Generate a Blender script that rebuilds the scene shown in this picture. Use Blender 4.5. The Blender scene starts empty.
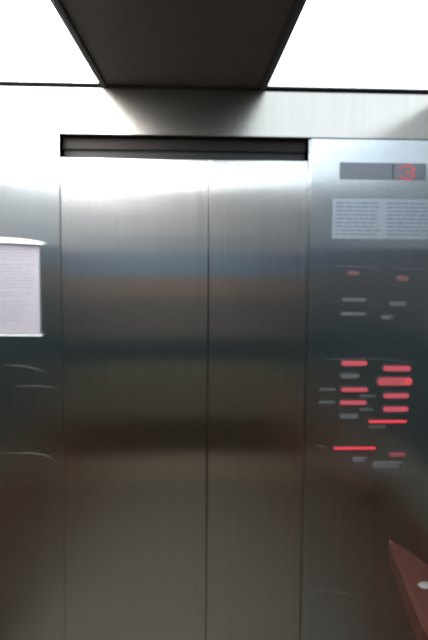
import bpy, bmesh, math, random
from mathutils import Vector, Matrix
random.seed(4)
C = bpy.context.scene.collection
PI = math.pi

# ------------------------------------------------------------------ materials
def new_mat(name):
    m = bpy.data.materials.new(name); m.use_nodes = True
    nt = m.node_tree; b = nt.nodes['Principled BSDF']
    return m, nt, b

def plain(name, col, rough=.5, metal=0., spec=.5, noise=0., scale=20, stretch=(1, 1, 1)):
    m, nt, b = new_mat(name)
    b.inputs['Base Color'].default_value = (*col, 1)
    b.inputs['Roughness'].default_value = rough
    b.inputs['Metallic'].default_value = metal
    b.inputs['Specular IOR Level'].default_value = spec
    if noise:
        tc = nt.nodes.new('ShaderNodeTexCoord'); mp = nt.nodes.new('ShaderNodeMapping')
        mp.inputs['Scale'].default_value = stretch
        n = nt.nodes.new('ShaderNodeTexNoise'); n.inputs['Scale'].default_value = scale
        n.inputs['Detail'].default_value = 5
        r = nt.nodes.new('ShaderNodeValToRGB')
        r.color_ramp.elements[0].position = .3; r.color_ramp.elements[1].position = .7
        r.color_ramp.elements[0].color = (*[c*(1-noise) for c in col], 1)
        r.color_ramp.elements[1].color = (*[min(1, c*(1+noise)) for c in col], 1)
        L = nt.links.new
        L(tc.outputs['Object'], mp.inputs['Vector']); L(mp.outputs[0], n.inputs['Vector'])
        L(n.outputs['Fac'], r.inputs[0]); L(r.outputs[0], b.inputs['Base Color'])
    return m

def steel(name, col, rough, aniso=1., tangent=(1, 0, 0), grain=.03, groove=.16):
    """upright-brushed stainless steel: highlights spread sideways"""
    m, nt, b = new_mat(name)
    b.inputs['Metallic'].default_value = 1
    b.inputs['Anisotropic'].default_value = aniso
    L = nt.links.new
    tg = nt.nodes.new('ShaderNodeCombineXYZ')
    for i, v in enumerate(tangent): tg.inputs[i].default_value = v
    L(tg.outputs[0], b.inputs['Tangent'])
    tc = nt.nodes.new('ShaderNodeTexCoord'); mp = nt.nodes.new('ShaderNodeMapping')
    mp.inputs['Scale'].default_value = (60, 60, .8)
    n = nt.nodes.new('ShaderNodeTexNoise'); n.inputs['Scale'].default_value = 1.; n.inputs['Detail'].default_value = 4
    L(tc.outputs['Object'], mp.inputs['Vector']); L(mp.outputs[0], n.inputs['Vector'])
    r = nt.nodes.new('ShaderNodeMapRange')
    r.inputs['To Min'].default_value = rough*(1-grain); r.inputs['To Max'].default_value = rough*(1+grain)
    L(n.outputs['Fac'], r.inputs['Value']); L(r.outputs[0], b.inputs['Roughness'])
    # fine upright brush grooves: they tip the surface a little sideways, never up or down
    wn = nt.nodes.new('ShaderNodeTexNoise'); wn.inputs['Scale'].default_value = 1.; wn.inputs['Detail'].default_value = 1
    m2 = nt.nodes.new('ShaderNodeMapping'); m2.inputs['Scale'].default_value = (6000, 6000, 2)
    L(tc.outputs['Object'], m2.inputs['Vector']); L(m2.outputs[0], wn.inputs['Vector'])
    mr = nt.nodes.new('ShaderNodeMapRange'); mr.inputs['To Min'].default_value = -groove*2; mr.inputs['To Max'].default_value = groove*2
    L(wn.outputs['Fac'], mr.inputs['Value'])
    sc_ = nt.nodes.new('ShaderNodeVectorMath'); sc_.operation = 'SCALE'
    L(tg.outputs[0], sc_.inputs[0]); L(mr.outputs[0], sc_.inputs['Scale'])
    ge = nt.nodes.new('ShaderNodeNewGeometry')
    ad = nt.nodes.new('ShaderNodeVectorMath'); ad.operation = 'ADD'
    nm = nt.nodes.new('ShaderNodeVectorMath'); nm.operation = 'NORMALIZE'
    L(ge.outputs['Normal'], ad.inputs[0]); L(sc_.outputs[0], ad.inputs[1]); L(ad.outputs[0], nm.inputs[0])
    L(nm.outputs[0], b.inputs['Normal'])
    cr = nt.nodes.new('ShaderNodeValToRGB')
    cr.color_ramp.elements[0].position = .3; cr.color_ramp.elements[1].position = .7
    cr.color_ramp.elements[0].color = (*[c*(1-grain) for c in col], 1)
    cr.color_ramp.elements[1].color = (*[c*(1+grain) for c in col], 1)
    L(n.outputs['Fac'], cr.inputs[0]); L(cr.outputs[0], b.inputs['Base Color'])
    return m

def glow(name, col, strength, base=(.05, .02, .02)):
    m, nt, b = new_mat(name)
    b.inputs['Base Color'].default_value = (*base, 1)
    b.inputs['Roughness'].default_value = .35
    b.inputs['Emission Color'].default_value = (*col, 1)
    b.inputs['Emission Strength'].default_value = strength
    return m

M = dict(
    door=steel('brushed_steel_door', (.62, .62, .61), .17),
    ret=steel('brushed_steel_return', (.60, .62, .63), .18),
    cop=steel('brushed_steel_control_panel', (.57, .61, .64), .20),
    transom=steel('brushed_steel_transom', (.40, .38, .35), .19, aniso=.45, groove=.03),
    sidetop=plain('side_top_white_reflection_band', (0.600, 0.615, 0.630), .5, 0, .4, .02, 6),
    sidegrey=plain('side_grey_reflection_band', (0.185, 0.203, 0.217), .5, 0, .4, .04, 6),
    sideslate=plain('side_slate_reflection_band', (0.053, 0.059, 0.064), .5, 0, .4, .05, 6),
    edge=plain('grey_rubber_edge', (.10, .10, .10), .5),
    track=plain('door_track_black', (.006, .009, .010), .5),
    fascia=plain('track_cover_bronze', (.014, .011, .009), .45, .6),
    ceil=plain('ceiling_dark_laminate', (.058, .040, .027), .48, 0, .35, .10, 30),
    bead=plain('ceiling_bead', (.05, .042, .036), .35, .6),
    gap=plain('shadow_gap_black', (.012, .012, .012), .6),
    backtop=plain('rear_upper_grey_reflection_band', (0.247, 0.242, 0.242), .5, 0, .4, .05, 6),
    backmid=plain('rear_slate_reflection_band', (0.172, 0.187, 0.203), .5, 0, .4, .05, 6),
    backblue=plain('rear_blue_reflection_band', (0.114, 0.161, 0.218), .5, 0, .4, .08, 6),
    backbrown=plain('rear_brown_reflection_band', (0.156, 0.117, 0.094), .5, 0, .4, .08, 6),
    backgrey=plain('rear_taupe_reflection_band', (0.099, 0.091, 0.083), .5, 0, .4, .08, 6),
    backteal=plain('rear_dark_teal_reflection_band', (0.029, 0.044, 0.048), .5, 0, .4),
    backlow=plain('rear_olive_reflection_band', (0.106, 0.102, 0.075), .5, 0, .4, .08, 6),
    backkick=plain('rear_kick_brown', (.052, .042, .027), .6, 0, .3),
    wood=plain('red_brown_wood', (.115, .036, .026), .35, 0, .5, .25, 6, (12, 1, 12)),
    rail=plain('red_varnished_wood', (.065, .017, .010), .30, 0, .5, .22, 8, (14, 1, 14)),
    skirt=plain('rear_tan_reflection_band', (0.294, 0.256, 0.200), .5, 0, .4, .05, 8),
    floor=plain('floor_vinyl', (.118, .105, .080), .5, 0, .4, .15, 18),
    paper=plain('white_paper', (0.341, 0.326, 0.370), .8, 0, .2, .02, 60),
    ink=plain('grey_print', (0.240, 0.232, 0.272), .8, 0, .2),
    holder=plain('clear_white_plastic', (.92, .93, .95), .25, 0, .5),
    unlit_white=plain('glint_ivory', (0.210, 0.203, 0.189), .4),
    chrome=plain('chrome', (.80, .80, .80), .18, 1.),
    plate=plain('pale_blue_notice_plate', (0.400, 0.448, 0.496), .45, .35, .4, .05, 40),
    engr=plain('slate_blue_lettering', (.19, .23, .29), .6),
    bezel=plain('button_bezel_metal', (.11, .12, .125), .35, .9),
    unlit=plain('unlit_grey_button', (0.204, 0.204, 0.209), .4, .3),
    tag=plain('braille_tag_metal', (0.294, 0.333, 0.333), .35, .8),
    disp=plain('display_glass_grey', (0.182, 0.203, 0.231), .28, .2, .5),
    hole=plain('keyhole_dark', (.01, .01, .01), .6),
    glint=plain('glint_trail_grey', (.20, .205, .20), .5, .3),
    pink=glow('button_pink_red_glow', (1, .16, .22), .50),
    bright=glow('button_bright_red_glow', (1, .07, .09), .95),
    big=glow('button_rose_glow', (1, .17, .21), .42),
    dim=glow('button_dim_red_glow', (1, .28, .34), .20),
    faint=glow('indicator_faint_red', (1, .35, .40), .08, (.12, .08, .08)),
    digit=glow('display_digit_red', (1, .13, .13), .6),
    lampL=glow('light_diffuser_white', (1, .995, .98), 13.0, (.8, .8, .8)),
    lampR=glow('light_diffuser_cool', (.80, .91, 1), 2.4, (.8, .8, .8)),
)

# ------------------------------------------------------------------ helpers
def bx(bm, x0, x1, y0, y1, z0, z1, bevel=0, seg=2):
    r = bmesh.ops.create_cube(bm, size=1)
    vs = r['verts']
    for v in vs:
        v.co = Vector(((x0+x1)/2 + v.co.x*(x1-x0), (y0+y1)/2 + v.co.y*(y1-y0), (z0+z1)/2 + v.co.z*(z1-z0)))
    if bevel:
        es = list({e for v in vs for e in v.link_edges})
        bmesh.ops.bevel(bm, geom=es, offset=bevel, segments=seg, affect='EDGES', profile=.6)

def prism(bm, pts, axis, a, b):
    """closed outline extruded along an axis; pts are the two other coordinates"""
    def P(p, t):
        return {'y': Vector((p[0], t, p[1])), 'z': Vector((p[0], p[1], t)), 'x': Vector((t, p[0], p[1]))}[axis]
    A = [bm.verts.new(P(p, a)) for p in pts]; B = [bm.verts.new(P(p, b)) for p in pts]
    bm.faces.new(A[::-1]); bm.faces.new(B)
    n = len(pts)
    for i in range(n): bm.faces.new((A[i], A[(i+1) % n], B[(i+1) % n], B[i]))

def ring(bm, outer, inner, y0, y1):
    n = len(outer)
    V = [[bm.verts.new((p[0], y, p[1])) for p in o] for o, y in ((outer, y0), (inner, y0), (inner, y1), (outer, y1))]
    for k in range(4):
        a, b = V[k], V[(k+1) % 4]
        for i in range(n): bm.faces.new((a[i], a[(i+1) % n], b[(i+1) % n], b[i]))

def pill(cx, cz, w, h, n=8):
    r = h/2; pts = []
    for k in range(n+1):
        a = -PI/2 + PI*k/n; pts.append((cx + w/2 - r + r*math.cos(a), cz + r*math.sin(a)))
    for k in range(n+1):
        a = PI/2 + PI*k/n; pts.append((cx - w/2 + r + r*math.cos(a), cz + r*math.sin(a)))
    return pts

def tube(bm, pts, r, n=10):
    prev = None
    for i, p in enumerate(pts):
        p = Vector(p); d = (Vector(pts[min(i+1, len(pts)-1)]) - Vector(pts[max(i-1, 0)])).normalized()
        u = d.cross(Vector((0, 0, 1)) if abs(d.z) < .9 else Vector((1, 0, 0))).normalized(); v = d.cross(u)
        rad = r[i] if isinstance(r, (list, tuple)) else r
        cur = [bm.verts.new(p + rad*(math.cos(2*PI*k/n)*u + math.sin(2*PI*k/n)*v)) for k in range(n)]
        if prev:
            for k in range(n): bm.faces.new((prev[k], prev[(k+1) % n], cur[(k+1) % n], cur[k]))
        else: bm.faces.new(cur[::-1])
        prev = cur
    bm.faces.new(prev)

def obj(name, bm, mat, parent=None, smooth=False):
    bmesh.ops.recalc_face_normals(bm, faces=bm.faces)
    me = bpy.data.meshes.new(name); bm.to_mesh(me); bm.free()
    o = bpy.data.objects.new(name, me); C.objects.link(o)
    me.materials.append(mat)
    if smooth:
        for p in me.polygons: p.use_smooth = True
    if parent:
        o.parent = parent
        if parent.parent is None: o.matrix_parent_inverse = Matrix.Translation(-Vector(parent.location))
    return o

def box(name, b, mat, parent=None, bevel=0):
    bm = bmesh.new(); bx(bm, *b, bevel=bevel); return obj(name, bm, mat, parent)

def struct(o, label=None, cat=None):
    o['kind'] = 'structure'
    if label: o['label'] = label
    if cat: o['category'] = cat
    return o

def thing(name, loc, label, cat, group=None):
    o = bpy.data.objects.new(name, None); C.objects.link(o); o.location = loc
    o.empty_display_size = .1
    o['label'] = label; o['category'] = cat
    if group: o['group'] = group
    bpy.context.view_layer.update()
    return o

def tag(o, label, cat, group=None):
    o['label'] = label; o['category'] = cat
    if group: o['group'] = group
    return o

# ------------------------------------------------------------------ the lift car, in metres
# camera stands at x=0, y=0 looking along +y; eye height 1.72; front wall face at y = 1.51
XL, XR, YF, YB, H = -.80, .80, 1.51, -.62, 2.196
OX0, OX1, OT = -.402, .341, 2.050          # door opening
S = .00304                                  # metres for a photo pixel's worth of front wall
X = lambda px: (px-195)*S
Z = lambda py: 1.72-(py-247)*S

struct(box('floor', (XL-.05, XR+.05, YB-.05, YF+.15, -.04, 0), M['floor']), 'warm grey vinyl floor of the lift car', 'floor')
struct(box('ceiling', (XL-.05, XR+.05, YB-.05, YF+.15, H+.03, H+.07), M['gap']), 'black ceiling slab above the light panels', 'ceiling')

# side walls: unseen bands made up for their reflections in the steel, wood below
for side, x0, x1, xi in (('left', XL-.04, XL, 1), ('right', XR, XR+.04, -1)):
    w = struct(box('wall_'+side, (x0, x1, YB-.04, YF+.05, 0, H+.03), M['backlow']),
               side+' side wall of the lift car, bands added for reflections above wood', 'wall')
    f = x1 if side == 'left' else x0
    a, b = sorted((f, f+xi*.008))
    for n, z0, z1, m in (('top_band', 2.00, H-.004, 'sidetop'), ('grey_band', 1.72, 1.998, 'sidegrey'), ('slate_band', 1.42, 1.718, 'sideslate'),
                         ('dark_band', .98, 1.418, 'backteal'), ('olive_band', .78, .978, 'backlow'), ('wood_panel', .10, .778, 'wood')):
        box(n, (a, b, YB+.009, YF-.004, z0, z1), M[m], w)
    struct(box('baseboard_'+side, (a, b+.0 if xi > 0 else b, YB, YF-.004, .0, .098), M['backkick']), 'dark skirting along the '+side+' side wall', 'skirting')

# rear wall: unseen stacked bands, made up for the stripes the steel reflects
wb = struct(box('wall_back', (XL, XR, YB-.04, YB, 0, H+.03), M['backlow']), 'rear wall of the lift car in stacked bands added for reflections', 'wall')
BACK = [('upper_panel', 1.85, 2.205, 'backtop'), ('slate_band', 1.71, 1.848, 'backmid'), ('blue_band', 1.55, 1.708, 'backblue'), ('brown_band', 1.40, 1.548, 'backbrown'),
        ('taupe_band', 1.09, 1.398, 'backgrey'), ('dark_band', .93, 1.088, 'backteal'), ('lower_panel', .50, .928, 'backlow'), ('kick_panel', .23, .498, 'backkick')]
for n, z0, z1, m in BACK:
    box(n, (XL+.01, XR-.01, YB, YB+.008, z0, z1), M[m], wb)
struct(box('baseboard_back', (XL+.01, XR-.01, YB, YB+.008, 0, .228), M['skirt']), 'tan strip at the foot of the rear wall, added for the reflected floor tone', 'skirting')  # unseen strip, added to lift the reflected floor edge

# front wall: left return, right return, transom
struct(box('wall_front_left', (XL, OX0, YF, YF+.055, 0, OT-.001), M['ret'], bevel=.0015), 'brushed steel front wall strip left of the doors', 'wall')
struct(box('wall_front_right', (OX1, XR, YF+.004, YF+.055, 0, OT-.004), M['ret'], bevel=.0015), 'brushed steel front wall strip right of the doors', 'wall')
struct(box('trim_1', (XL, XR, YF, YF+.055, OT, H-.012), M['transom'], bevel=.0015), 'brushed steel transom panel above the lift doors', 'trim')
struct(box('trim_2', (XL, XR, YF+.012, YF+.05, H-.011, H+.029), M['gap']), 'dark shadow gap between transom and ceiling', 'trim')

# door track over the leaves
tr = struct(box('trim_3', (OX0+.001, OX1-.001, YF+.056, YF+.075, 1.93, OT+.03), M['track']), 'black recessed track slot above the lift doors', 'trim')
box('track_cover', (OX0+.001, OX1-.001, YF+.040, YF+.0555, 2.015, OT-.002), M['fascia'], tr)

# two door leaves (hung a touch out of plumb: top leans back)
DT = 1.981; LEAN = -.62
def leaf(name, x0, x1, y, label):
    d = box(name, (x0, x1, y, y+.022, .012, DT), M['door'], bevel=.002)
    struct(d, label, 'door')
    # hung a hair out of plumb
    d.matrix_world = Matrix.Translation((0, y, DT)) @ Matrix.Rotation(math.radians(LEAN), 4, 'X') @ Matrix.Translation((0, -y, -DT))
    return d
SX = .041
d1 = leaf('door_1', OX0+.0008, SX-.0010, YF+.004, 'wide left leaf of the brushed steel lift door')
d2 = leaf('door_2', SX+.0010, OX1-.0008, YF+.004, 'narrower right leaf of the brushed steel lift door beside control panel')
box('edge_seal', (SX-.0009, SX+.0009, YF+.012, YF+.028, .014, DT-.002), M['edge'], d1)
st = struct(box('trim_4', (OX0, OX1, YF+.002, YF+.075, 0, .011), M['chrome']), 'metal door sill in the floor', 'trim')

def glint_trail(parent, pts, y, w=.0008, name='glint_trail'):  # pale sliver modelled for the trail of a bright speck
    """thin pale line on a steel face for a glint trail, smoothed through the given points"""
    P = [Vector((X(a), 0, Z(b))) for a, b in pts]
    Q = []
    for i in range(len(P)-1):
        p0, p1, p2, p3 = P[max(i-1, 0)], P[i], P[i+1], P[min(i+2, len(P)-1)]
        for k in range(6):
            t = k/6
            Q.append(.5*((2*p1)+(p2-p0)*t+(2*p0-5*p1+4*p2-p3)*t*t+(3*p1-p0-3*p2+p3)*t**3))
    Q.append(P[-1])
    n = len(Q); bm = bmesh.new()
    tube(bm, [(q.x, y, q.z) for q in Q], [w*(.12+.6*math.sin(PI*(i+.5)/n)) for i in range(n)], 6)
    o = obj(name, bm, M['glint'], parent); return o
wl = bpy.data.objects['wall_front_left']
glint_trail(wl, [(4, 366), (25, 367), (42, 371)], YF-.0001, .0006)
glint_trail(wl, [(14, 388), (34, 387), (56, 389)], YF-.0001, .0005)
glint_trail(wl, [(2, 456), (28, 456), (46, 459), (56, 466)], YF-.0001, .0006)
yd = YF+.0042
glint_trail(d1, [(101, 425), (122, 427), (140, 427), (154, 432)], yd, .0008)
glint_trail(d1, [(171, 238), (190, 240), (199, 243)], yd, .0007)
glint_trail(d1, [(64, 387), (76, 388), (85, 391)], yd, .0005)
glint_trail(d2, [(237, 244), (246, 249), (253, 252)], yd, .0007)
glint_trail(d2, [(257, 313), (285, 315), (300, 319)], yd, .0006)

# ------------------------------------------------------------------ ceiling
LX, RX = -.277, .206          # inner edges of the two lights
t = thing('ceiling_panel', ((LX+RX)/2, .44, H-.006), 'dark brown laminate panel in the ceiling between the two lights', 'ceiling panel')
box('panel', (LX+.016, RX-.016, YB+.012, YF-.004, H-.004, H+.0285), M['ceil'], t)
for xx in (LX+.001, RX-.015):
    box('edge_bead', (xx, xx+.014, YB+.012, YF-.004, H-.010, H+.0285), M['bead'], t, bevel=.003)
for x0, x1, m, lab in ((XL+.012, LX, 'lampL', 'white glowing ceiling light panel on the left, the brighter one'),
                       (RX, XR-.012, 'lampR', 'cool bluish-white glowing ceiling light panel on the right')):
    t = thing('ceiling_light', ((x0+x1)/2, .44, H), lab, 'ceiling light', 'ceiling lights')
    y0, y1 = YB+.012, YF-.006
    box('diffuser', (x0+.006, x1-.006, y0+.006, y1-.006, H-.001, H+.010), M[m], t)
    bm = bmesh.new()
    bx(bm, x0, x0+.005, y0, y1, H-.003, H+.0285); bx(bm, x1-.005, x1, y0, y1, H-.004, H+.0285)
    bx(bm, x0+.005, x1-.005, y0, y0+.005, H-.004, H+.0285); bx(bm, x0+.005, x1-.005, y1-.005, y1, H-.004, H+.0285)
    obj('frame', bm, M['bead'], t)

# ------------------------------------------------------------------ notice on the left strip
nx0, nx1, nz0, nz1 = -.665, X(42), Z(333.5), Z(246)
t = thing('paper_notice', ((nx0+nx1)/2, YF, nz0), 'white paper notice in a clear holder on the steel strip left of the doors', 'notice')
box('backing_plate', (nx0-.004, nx1+.004, YF-.004, YF-.0005, nz0-.004, nz1+.006), M['tag'], t, bevel=.001)
box('sheet', (nx0, nx1, YF-.0060, YF-.0042, nz0, nz1), M['paper'], t)
bm = bmesh.new()
z = nz1-.016
while z > nz0+.03:
    xx = nx0+.012; end = nx1-.012-random.random()*.05
    while xx < end:
        w = random.uniform(.006, .022); bx(bm, xx, min(xx+w, end), YF-.0064, YF-.0061, z, z+.0022); xx += w+.003
    z -= .0095 if random.random() > .12 else .017
obj('printed_lines', bm, M['ink'], t)
# curved clip rail over the sheet, sagging towards its right end
bm = bmesh.new()
pts = []
for k in range(15):
    u = k/14; pts.append((nx0-.01+(X(47)-nx0+.01)*u, Z(240.5)-.012*u**3))
prof_top = [(x, z+.0055*(1-.75*((i/14)**4))) for i, (x, z) in enumerate(pts)]
prof_bot = [(x, z-.010*(1-.6*((i/14)**5))) for i, (x, z) in enumerate(pts)]
prism(bm, prof_top+prof_bot[::-1], 'y', YF-.018, YF-.0005)
c = obj('clip_rail', bm, M['holder'], t); c['label'] = 'glossy white curved clip rail'
box('bottom_lip', (nx0-.004, nx1+.006, YF-.011, YF-.0005, nz0-.007, nz0-.0045), M['holder'], t)

# ------------------------------------------------------------------ control panel on the right strip
cp = thing('control_panel', ((X(314)+XR)/2, YF, .45), 'tall brushed steel lift control panel with red-lit buttons right of the doors', 'control panel')
yf = YF
fp = box('faceplate', (X(309), XR-.012, yf-.002, yf+.0035, .45, Z(139.5)), M['cop'], cp, bevel=.001)
# floor display
x0, x1, z0, z1 = X(338), X(425), Z(178.5), Z(162)
ds = box('display', (x0, x1, yf-.005, yf-.0022, z0, z1), M['disp'], cp, bevel=.001); ds['label'] = 'grey glass display showing a red 3'
bm = bmesh.new()
cell = .0064; gx, gz = X(397), Z(164.0)
rows = ["01110", "10001", "00001", "00110", "00001", "10001", "01110"]
for r, row in enumerate(rows):
    for c_, v in enumerate(row):
        if v == '1': bx(bm, gx+c_*cell*1.6, gx+c_*cell*1.6+cell*1.45, yf-.0058, yf-.0052, gz-(r+1)*cell+.0006, gz-r*cell)
o = obj('digit', bm, M['digit'], ds); o['label'] = 'red lit digit 3'
box('display_divider', (X(391), X(392), yf-.0056, yf-.0052, z0+.002, z1-.002), M['hole'], ds)
# engraved instruction plate
x0, x1, z0, z1 = X(332), XR-.02, Z(237.5), Z(198)
pl = box('instruction_plate', (x0, x1, yf-.0042, yf-.0022, z0, z1), M['plate'], cp, bevel=.0008)
pl['label'] = 'pale bluish plate engraved with rows of small text'
bm = bmesh.new(); z = z1-.014
while z > z0+.010:
    for ca, cb in ((x0+.010, x0+.150), (x0+.165, x1-.014)):
        xx = ca; end = cb-random.random()*.025
        while xx < end:
            w = random.uniform(.008, .028); bx(bm, xx, min(xx+w, end), yf-.0047, yf-.0043, z, z+.0040); xx += w+.0035
    z -= .0118
obj('engraved_text', bm, M['engr'], pl)
# slim pale lines built for the glint trails across the faceplate
glint_trail(cp, [(328, 264), (345, 265), (372, 266), (383, 270)], yf-.0022, .0012)
glint_trail(cp, [(384, 265), (405, 267), (432, 268)], yf-.0022, .0008)
glint_trail(cp, [(325, 358.5), (340, 360), (372, 359.5), (400, 361), (426, 366)], yf-.0022, .0009)
glint_trail(cp, [(318, 605), (345, 608), (364, 613), (374, 619)], yf-.0022, .0007)
glint_trail(cp, [(321, 450), (331, 451.5)], yf-.0022, .0009)
glint_trail(cp, [(412, 454), (418, 457), (424, 463)], yf-.0022, .0009)

def button(cx, cy, w, h, mat, lab=None, ringed=False):  # pill shapes draw each small round button out into its light streak
    px, pz = X(cx), Z(cy); W, Hh = w*S, h*S
    bm = bmesh.new()
    ring(bm, pill(px, pz, W+.007, Hh+.007), pill(px, pz, W, Hh), yf-.0050, yf-.0021)
    b = obj('button', bm, M['bezel'], cp)
    if lab: b['label'] = lab
    bm = bmesh.new(); prism(bm, pill(px, pz, W-.0006, Hh-.0006), 'y', yf-.0042, yf-.0021)
    obj('button_face', bm, M[mat], b)
    if ringed:
        bm = bmesh.new(); q = px+W/2-Hh/2
        ring(bm, pill(q, pz, Hh*.80, Hh*.80), pill(q, pz, Hh*.52, Hh*.52), yf-.0050, yf-.0043)
        obj('button_ring', bm, M['bright'], b)
    return b
A, B = 359, 402.5
button(A-1, 364, 27, 5.4, 'pink', 'rose-red lit button, topmost on the left')
button(B, 369.5, 29, 5.8, 'pink', 'rose-red lit button, topmost on the right')
button(A-5, 377, 20, 5.5, 'unlit', 'unlit grey button in the second row')
button(B-2, 383, 37, 8.6, 'big', 'large red-lit button with a bright ring', True)
button(A, 391.5, 28, 4.6, 'pink'); button(B, 398, 27, 5.2, 'pink')
button(A-1, 405, 28, 4.6, 'pink'); button(B, 412, 27, 5.6, 'pink')
button(A-5, 419, 20, 5.5, 'unlit', 'unlit grey button in the fifth row')
button(B-8, 425, 40, 2.8, 'bright', 'thin bright red button on the right, drawn out as a light streak')
button(A+2, 453, 44, 2.8, 'bright', 'thin bright red button drawn out as a light streak, lowest of the lit ones')
button(B+3, 460, 18, 5.4, 'dim', 'dimly lit rose button in the sixth row')

def key_switch(cx, cy, w, h):
    px, pz = X(cx), Z(cy); W, Hh = w*S, h*S
    bm = bmesh.new(); prism(bm, pill(px, pz, W, Hh), 'y', yf-.0055, yf-.0021)
    k = obj('key_switch', bm, M['unlit'], cp)
    bm = bmesh.new(); prism(bm, pill(px+W/2-Hh/2, pz, Hh*.20, Hh*.55), 'y', yf-.0059, yf-.0056)
    obj('keyhole', bm, M['hole'], k); return k
key_switch(367, 465.5, 16, 4.5)
key_switch(397, 471.5, 32, 6.5)
key_switch(357, 299, 26, 3.0); key_switch(402, 303, 18, 4.0); key_switch(356, 313.5, 26, 2.6); key_switch(391, 317, 12, 4.0)
for a, b, w, h in ((355, 272, 12, 4), (405, 277, 12, 5)):
    bm = bmesh.new(); prism(bm, pill(X(a), Z(b), w*S, h*S), 'y', yf-.0045, yf-.0021)
    obj('indicator_light', bm, M['faint'], cp)
# floor tags beside and below the third and fourth rows
for a, b, w, h in ((331, 391.5, 16, 2.2), (331, 405, 16, 2.2), (373, 398.5, 16, 2.6), (372, 412.5, 14, 2.6), (384, 430.5, 18, 3.2)):
    t_ = box('floor_tag', (X(a-w/2), X(a+w/2), yf-.0040, yf-.0021, Z(b+h/2), Z(b-h/2)), M['tag'], cp, bevel=.0006)

# ------------------------------------------------------------------ handrail on the right side wall
hz = .882
t = thing('handrail', (XR-.01, .4, hz-.05), 'red-brown varnished wooden handrail on the right side wall, below the control panel', 'handrail')
inner, outer = .508, .645
out = [(.568, 1.375), (.590, 1.325), (.624, 1.24), (outer, 1.16), (outer, -.45), (inner, -.45), (inner, 1.03), (.520, 1.12), (.543, 1.25), (.556, 1.335)]
bm = bmesh.new(); prism(bm, out, 'z', hz-.055, hz)
es = [e for e in bm.edges if abs(e.verts[0].co.z-e.verts[1].co.z) < 1e-6]
bmesh.ops.bevel(bm, geom=es, offset=.009, segments=3, affect='EDGES')
rl = obj('rail', bm, M['rail'], t)
for yy in (1.10, .35, -.35):
    bm = bmesh.new()
    bx(bm, .590, XR-.022, yy-.012, yy+.012, hz-.080, hz-.056, .003)
    obj('bracket', bm, M['chrome'], t)
    bm = bmesh.new(); bx(bm, XR-.0215, XR-.0085, yy-.03, yy+.03, hz-.105, hz-.030, .003)
    obj('wall_mount', bm, M['chrome'], t)
for yy in (1.165, .35, -.35):  # pale ovals put on the rail top for its white glint
    bm = bmesh.new()
    bmesh.ops.create_uvsphere(bm, u_segments=20, v_segments=10, radius=1,
        matrix=Matrix.Translation((.580, yy, hz+.0005)) @ Matrix.Diagonal((.020, .013, .005, 1)))
    o = obj('glint_cap', bm, M['unlit_white'], rl, True); o['label'] = 'white oval put on the rail as a glint'
bm = bmesh.new()
tube(bm, [(.546, 1.30, hz+.0006), (.536, 1.2, hz+.0006), (.524, 1.03, hz+.0006), (.524, -.43, hz+.0006)], .0016, 6)
o = obj('edge_inlay', bm, plain('pale_wood_inlay', (.085, .042, .024), .4), rl)

# ------------------------------------------------------------------ camera
cam = bpy.data.cameras.new('camera'); co = bpy.data.objects.new('camera', cam); C.objects.link(co)
cam.sensor_fit = 'VERTICAL'; cam.sensor_height = 36; cam.sensor_width = 24
F = 498; cam.lens = F/640*36; cam.clip_start = .02
yaw, pitch, roll = math.radians(-2.2), math.radians(-4.0), math.radians(-.45)
co.matrix_world = (Matrix.Translation((0, 0, 1.72)) @ Matrix.Rotation(yaw, 4, 'Z') @ Matrix.Rotation(PI/2+pitch, 4, 'X') @ Matrix.Rotation(-roll, 4, 'Z'))
cam.shift_y = -38/640
cam.dof.use_dof = True; cam.dof.focus_distance = 1.05; cam.dof.aperture_fstop = cam.lens/18.0
bpy.context.scene.camera = co

w = bpy.data.worlds.new('world'); bpy.context.scene.world = w; w.use_nodes = True
w.node_tree.nodes['Background'].inputs[0].default_value = (0, 0, 0, 1)
vs = bpy.context.scene.view_settings
vs.view_transform = 'Standard'; vs.look = 'None'; vs.exposure = 0; vs.gamma = 1; vs.use_curve_mapping = False
